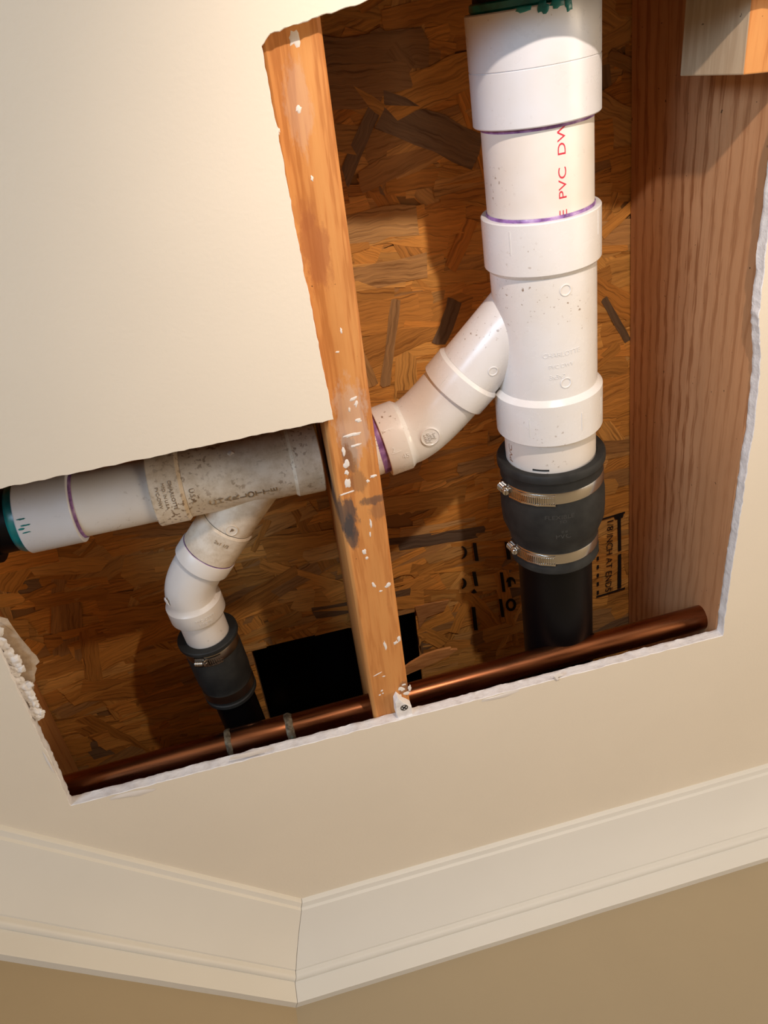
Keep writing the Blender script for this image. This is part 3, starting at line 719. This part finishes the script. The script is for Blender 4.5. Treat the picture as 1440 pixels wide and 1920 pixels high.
# small caulk drip on the run
# elbow and lower pipe
LE0 = LB+LD*.0205; GD = Vector((.075, 1, .03)).normalized(); LG = Vector((-.0990, .4880, .6745))
band(lft, .0008, rh15-.0006, LD, LB, .0012)
m = M()
le = elbow('elbow', lft, PVCP, LE0, LD, LG, GD, .014, rb15, rh15+.0009, rh15-.0003, hubA=.0205, hubB=.0225)
along(LG, GD, [(.012, r15), (.085, r15)], PVCP, 'pipe', lft)
wrap(m, 'PVC-DWV', LG, GD, .012, rh15+.0009, .12, .0042, False, 1, 1.1, .0005); wrap(m, '1 1/2 IN', LG, GD, .0175, rh15+.0009, .1, .004, False, 1, 1.1, .0005)
m.build('moulded_lettering', PVCP, le)
m = M(); q, n_, tt = cylpt(LG, GD, -.012, rb15, -1.25); blob(m, q, GD, tt, n_, .0045, .004, .001, 5); m.build('plaster_dab', WHT, le)
m = M(); q, n_, tt = cylpt(LO, XD, .024, RBo, -.62); blob(m, q, XD, tt, n_, .0035, .0028, .0015, 9); m.build('plaster_dab', WHT, wyo)
# teal cement, black pipe at far left
m = M(); m.lathe(LO, XD, [(.2195, R2+.0005), (.2202, R2+.0028), (.225, R2+.0020), (.2285, R2+.0004), (.2290, R2-.0004)], seg=64); m.build('cement_ring', TEAL, lft)
m = M()
for i_, (t_, th_, l_, w_) in enumerate([(.214, .05, .004, .0008), (.212, .22, .005, .0007), (.216, .30, .003, .001), (.213, .42, .004, .0007)]):
    q, n_, tt = cylpt(LO, XD, t_, RH2+.0001, th_); blob(m, q, XD, tt, n_, l_, w_, .0002, i_+13)
m.build('cement_smear', TEAL, lft)
w = M(); w.lathe(LO, XD, [(.205, R2-.0003), (.50, R2-.0003)], seg=64, caps=True); w.lathe(LO, XD, [(.248, R2), (.2485, RH2+.0025), (.30, RH2+.0025), (.3005, R2)], seg=64)
props(w.build('black_pipe', ABS, loc=(-.3, RY, RZ)), 'black plastic pipe with green cement at the left edge of the photo', 'pipe')

# ---------------------------------------------------------------- rubber couplings with clamps
def clamp(parent, P0, d, t, r, w_, th_s, th_e, steel, steelD, s=1.0):
    cl = M(); cl.lathe(P0, d, [(t-w_/2, r-.0006), (t-w_/2, r+.0005), (t-w_/2+.0012, r+.0008), (t+w_/2-.0012, r+.0008), (t+w_/2, r+.0005), (t+w_/2, r-.0006)], seg=96)
    co_ = cl.build('hose_clamp', steel, parent)
    # slotted tail lying over the band
    tl = M(); ns = int((th_e-th_s)*r/.0021); dth = (th_e-th_s)/ns; r1 = r+.0022; sl = t+.0014*s
    def quad(t0, t1, a0, a1, rr):
        sg = 3
        for k in range(sg):
            b0, b1 = a0+(a1-a0)*k/sg, a0+(a1-a0)*(k+1)/sg
            q = [cylpt(P0, d, x, y, z)[0] for y in (rr, rr-.0006) for (x, z) in ((t0, b0), (t1, b0), (t1, b1), (t0, b1))]
            tl.add(q, [(0,1,2,3),(7,6,5,4),(0,4,5,1),(1,5,6,2),(2,6,7,3),(3,7,4,0)], smooth=False)
    for i in range(ns):
        a = th_s+dth*i
        quad(sl-w_*.30, sl+w_*.36, a, a+dth*.48, r1)
    quad(sl-w_*.46, sl-w_*.28, th_s, th_e, r1); quad(sl+w_*.34, sl+w_*.50, th_s, th_e, r1)
    quad(sl-w_*.46, sl+w_*.50, th_e, th_e+.012, r1)
    tl.build('slotted_tail', steel, co_)
    # worm housing and screw
    P, n, tt = cylpt(P0, d, t, r+.0035*s, th_s-.10)
    hs = M(); hs.sweep([(P-tt*.0085*s, tt, .0015*s), (P-tt*.008*s, tt, .0042*s), (P+tt*.002*s, tt, .0042*s), (P+tt*.0022*s, tt, .003*s)], seg=24, ref=n, caps=True)
    for k in range(4): hs.sweep([(P-tt*(.0070-.0022*k)*s, tt, .0043*s), (P-tt*(.0065-.0022*k)*s, tt, .0048*s), (P-tt*(.0060-.0022*k)*s, tt, .0043*s)], seg=24, ref=n)
    hs.obox(P-n*.003*s-tt*.003*s, d, tt, n, w_*.5, .006*s, .0018*s)
    hs.build('screw_housing', steel, co_)
    sc = M(); S0 = P+n*.0030*s+d*.0028*s; ax = (n*.8+d*.45+tt*.35).normalized()
    S0 = P+tt*.0035*s
    ax = (tt*.80+n*.6+d*.1).normalized()
    sc.sweep([(S0-ax*.002*s, ax, .0044*s), (S0+ax*.0005*s, ax, .0046*s), (S0+ax*.0008*s, ax, .0033*s), (S0+ax*.0038*s, ax, .0033*s), (S0+ax*.0043*s, ax, .0028*s)], seg=24, ref=n, caps=True)
    e1 = ax.cross(n).normalized(); e2 = ax.cross(e1)
    sc.obox(S0+ax*.0045*s, e1, e2, ax, .0026*s, .0005*s, .00035*s, 1)
    sc.build('clamp_screw', [steel, steelD], co_)
rc = empty('rubber_coupling', SP(.45), 'large black rubber coupling with two steel band clamps under the white stack', 'pipe coupling')
RR = .0515
m = M(); m.lathe(O, SD, [(.395, RP+.0002), (.3845, RP+.0004), (.3825, RP+.002), (.3825, RR+.0012), (.3845, RR+.0025), (.3905, RR+.0025), (.3925, RR+.0006), (.4000, RR), (.415, RR), (.424, RR+.0012), (.428, RR+.0018), (.445, RR+.0020), (.458, RR+.0012), (.470, RR-.0030), (.477, RR-.0055), (.497, RR-.0058), (.499, RR-.0045), (.506, RR-.0045), (.5075, RR-.006), (.5075, .040), (.49, .040)], seg=96)
rb = m.build('rubber_sleeve', RUB, rc)
clamp(rc, O, SD, .4085, RR, .0125, -.92, .04, STEEL, STEELD)
clamp(rc, O, SD, .4870, RR-.0057, .0125, -.95, .0, STEEL, STEELD)
m = M(); RT = RR+.0019
for s_, t_, th_, sz in (('FLEXIBLE', .430, .12, .0068), ('TO', .4355, .18, .005), ('CL PLASTIC', .441, .2, .0062), ('8 8', .4475, .2, .0045), ('PVC', .4535, .18, .008)):
    wrap(m, s_, O, SD, t_, RT-(.0003 if t_ < .45 else .0006), th_, sz, False, 1, 1.1, .0003)
m.build('raised_lettering', RUBM, rb)
m = M(); q, n_, tt = cylpt(O, SD, .385, RP+.0001, -.3)
mark(m, O, SD, .3800, RP, -.22, .016, .0016, .0005, axial=False); m.build('ink_smear', RUB, rb)
w = M(); w.lathe(O, SD, [(.486, .0400), (1.24, .0400)], seg=64, caps=True)
bp = props(w.build('black_pipe', ABS, loc=SP(.7)), 'black plastic pipe running from the large rubber coupling over the copper pipe', 'pipe')

rc2 = empty('rubber_coupling', LG+GD*.08, 'small black rubber coupling with clamps under the left elbow, in deep shade', 'pipe coupling')
r0 = .0295
T0 = .0530
m = M(); m.lathe(LG, GD, [(T0+.01, r15+.0002), (T0+.0015, r15+.0003), (T0, r15+.001), (T0, r0+.0030), (T0+.001, r0+.0040), (T0+.0045, r0+.0040), (T0+.006, r0+.001), (T0+.008, r0), (T0+.020, r0), (T0+.024, r0+.0012), (T0+.062, r0+.0010), (T0+.068, r0-.0004), (T0+.088, r0-.0006), (T0+.089, r0+.0006), (T0+.093, r0+.0006), (T0+.094, r0-.001), (T0+.094, r15), (T0+.08, r15)], seg=80)
m.build('rubber_sleeve', RUB, rc2)
clamp(rc2, LG, GD, T0+.014, r0, .0115, -.45, .12, STEELD, STEELD, .9)
clp2 = M(); clp2.lathe(LG, GD, [(T0+.0725, r0-.0006), (T0+.0725, r0+.0006), (T0+.0835, r0+.0006), (T0+.0835, r0-.0006)], seg=80); clp2.build('hose_clamp', STEELD, rc2)
w = M(); w.lathe(LG, GD, [(T0+.07, r15-.0002), (.62, r15-.0002)], seg=56, caps=True)
props(w.build('black_pipe', ABS, loc=LG+GD*.3), 'black plastic pipe rising from the small rubber coupling beside the dark cut-out', 'pipe')

# ---------------------------------------------------------------- copper pipe
cu = empty('copper_pipe', (.1, .634, .600), 'tarnished brown copper pipe along the lower edge of the ceiling opening', 'copper pipe')
c0, c1 = Vector((.500, .6275, .6010)), Vector((-.345, .6415, .6000)); cd = (c1-c0).normalized(); cl_ = (c1-c0).length
RC = .0143
m = M(); m.lathe(c0, cd, [(cl_*i/40, RC+.0001*noise.noise(Vector((i*.7, 0, 0)))) for i in range(41)], seg=56, caps=True); m.build('tube', COPPER, cu)
def tx(x): return (c0.x-x)/abs(cd.x)
x1, x2 = at(545, 1367, .6).x, at(433, 1393, .6).x
m = M(); m.lathe(c0, cd, [(tx(x1), RC), (tx(x1), RC+.0014), (tx(x1)+.001, RC+.0016), (tx(x2)-.001, RC+.0016), (tx(x2), RC+.0014), (tx(x2), RC)], seg=56); m.build('coupling', COPPER, cu)
for x in (x1, x2):
    m = M(); t_ = tx(x); m.sweep([(c0+cd*(t_+o_*.0042), cd, RC+h_) for o_, h_ in ((-1, .0002), (-.6, .0015), (0, .0024), (.6, .0022), (1, .0016))], seg=56)
    for k, v_ in enumerate(m.v): m.v[k] = v_+Vector((.0010*noise.noise(v_*160), 0, .0003*noise.noise(v_*260)))
    m.build('solder_joint', SOLD, cu)

# ---------------------------------------------------------------- ragged drywall: torn paper, crumbs, flakes, screw
m = M(); zt = D+TH-.0006
tp = [(-60,1150),(-20,1152),(0,1157),(14,1161),(17,1166),(30,1185),(38,1196),(48,1208),(56,1217),(58,1221),(68,1230),(74,1241),(66,1249),(69,1254),(65,1266),(66,1276),(62,1283),(64,1290),(62,1300),(66,1305),(72,1318),(80,1331),(72,1352),(50,1330),(20,1290),(-20,1230),(-60,1180)]
lo_ = [at(x, y, zt) for x, y in tp]; n_ = len(lo_)
m.add([p_+Vector((0, 0, .0016*noise.noise(p_*60))) for p_ in lo_]+[p_+Vector((0, 0, .0007)) for p_ in lo_], [list(range(n_)), [2*n_-1-i for i in range(n_)]]+[(i, n_+i, n_+(i+1) % n_, (i+1) % n_) for i in range(n_)])
m.build('torn_paper', KRAFT, ceil)
def chunk(px, py, z, r, seed, flat=.6):
    bm = bmesh.new(); bmesh.ops.create_icosphere(bm, subdivisions=3, radius=1)
    c = at(px, py, z); mm = M()
    for v_ in bm.verts:
        k = 1+.45*noise.noise(v_.co*1.4+Vector((seed*7.3, 0, 0)))+.22*noise.noise(v_.co*4+Vector((0, seed, 0)))
        mm.v.append(c+Vector((v_.co.x*r*k, v_.co.y*r*k*1.1, v_.co.z*r*k*flat)))
    bm.verts.index_update()
    for f in bm.faces: mm.f.append([v_.index for v_ in f.verts]); mm.m.append(0); mm.sm.append(True)
    bm.free(); mm.build('gypsum_crumb', GYP, ceil, autos=50)
for i, (x, y, r) in enumerate([(-6,1185,10),(2,1205,9),(9,1212,8),(17,1226,10),(24,1236,11),(31,1244,8),(26,1252,9),(38,1254,8),(30,1262,7),(36,1277,8),(44,1288,11),(53,1285,8),(51,1298,10),(58,1306,9),(56,1312,7),(63,1318,7),(68,1322,5),(67,1335,10),(75,1336,7),(72,1343,8),(62,1328,6)]):
    chunk(x, y, D+.0070, r*.00052, i+1)
# paper lifted from the face along the lower edge
m = M()
def lift(pts, h, seed):
    p_ = [at(x, y, D) for x, y in pts]; n_ = len(p_)
    cen = sum(p_, Vector())/n_; st = [q+Vector((0, 0, -.0002)) for q in p_]+[cen.lerp(q, .6)+Vector((0, 0, -h*(.7+.6*noise.noise(q*90+Vector((seed, 0, 0)))))) for q in p_]+[cen+Vector((0, 0, -h*.6))]
    m.add(st, [(i, (i+1) % n_, n_+(i+1) % n_, n_+i) for i in range(n_)]+[(n_+i, n_+(i+1) % n_, 2*n_) for i in range(n_)], smooth=True)
lift([(208,1500),(235,1495),(262,1492),(290,1482),(293,1478),(270,1480),(245,1484),(222,1490),(205,1497)], .0012, 1)
lift([(903,1316),(925,1312),(950,1306),(972,1296),(976,1291),(950,1298),(925,1306),(905,1311)], .0012, 2)
lift([(1036,1268),(1042,1277),(1048,1275),(1046,1268),(1056,1264),(1046,1262)], .0014, 3)
lift([(78,1405),(86,1425),(97,1444),(104,1450),(98,1436),(88,1418)], .0008, 4)
lift([(430,1425),(470,1418),(498,1409),(500,1404),(470,1410),(432,1419)], .0007, 5)
m.build('lifted_paper', WHT, ceil)
# fragment of drywall left around the screw
m = M(); pts = [(741,1318),(746,1308),(752,1313),(757,1318),(766,1322),(772,1325),(775,1342),(760,1346),(748,1351),(743,1340)]
pf = [at(x, y, D+.003) for x, y in pts]; n_ = len(pf)
m.add(pf+[Vector((q.x, q.y, JB)) for q in pf], [list(range(n_)), [2*n_-1-i for i in range(n_)]]+[(i, n_+i, n_+(i+1) % n_, (i+1) % n_) for i in range(n_)])
m.build('gypsum_remnant', GYP, ceil, bevel=.0008)
m = M(); P = at(758, 1327, D+.0028); Dn = Vector((0, 0, -1))
m.sweep([(P+Vector((0, 0, .030)), Dn, .0012), (P+Vector((0, 0, .003)), Dn, .0018), (P+Vector((0, 0, .0006)), Dn, .0040), (P, Dn, .0041), (P, Dn, .0030), (P+Vector((0, 0, .0004)), Dn, .0027), (P+Vector((0, 0, .0004)), Dn, .0018), (P+Vector((0, 0, .0014)), Dn, .0012)], seg=28, ref=(1, 0, 0), caps=True)
m.obox(P+Vector((0, 0, .0003)), Vector((.7, .7, 0)), Vector((-.7, .7, 0)), Vector((0, 0, 1)), .0030, .0006, .0005, 1)
m.obox(P+Vector((0, 0, .0003)), Vector((.7, -.7, 0)), Vector((.7, .7, 0)), Vector((0, 0, 1)), .0030, .0006, .0005, 1)
props(m.build('drywall_screw', [ZINC, INK], loc=P), 'grey drywall screw head at the lower end of the pine joist', 'screw')
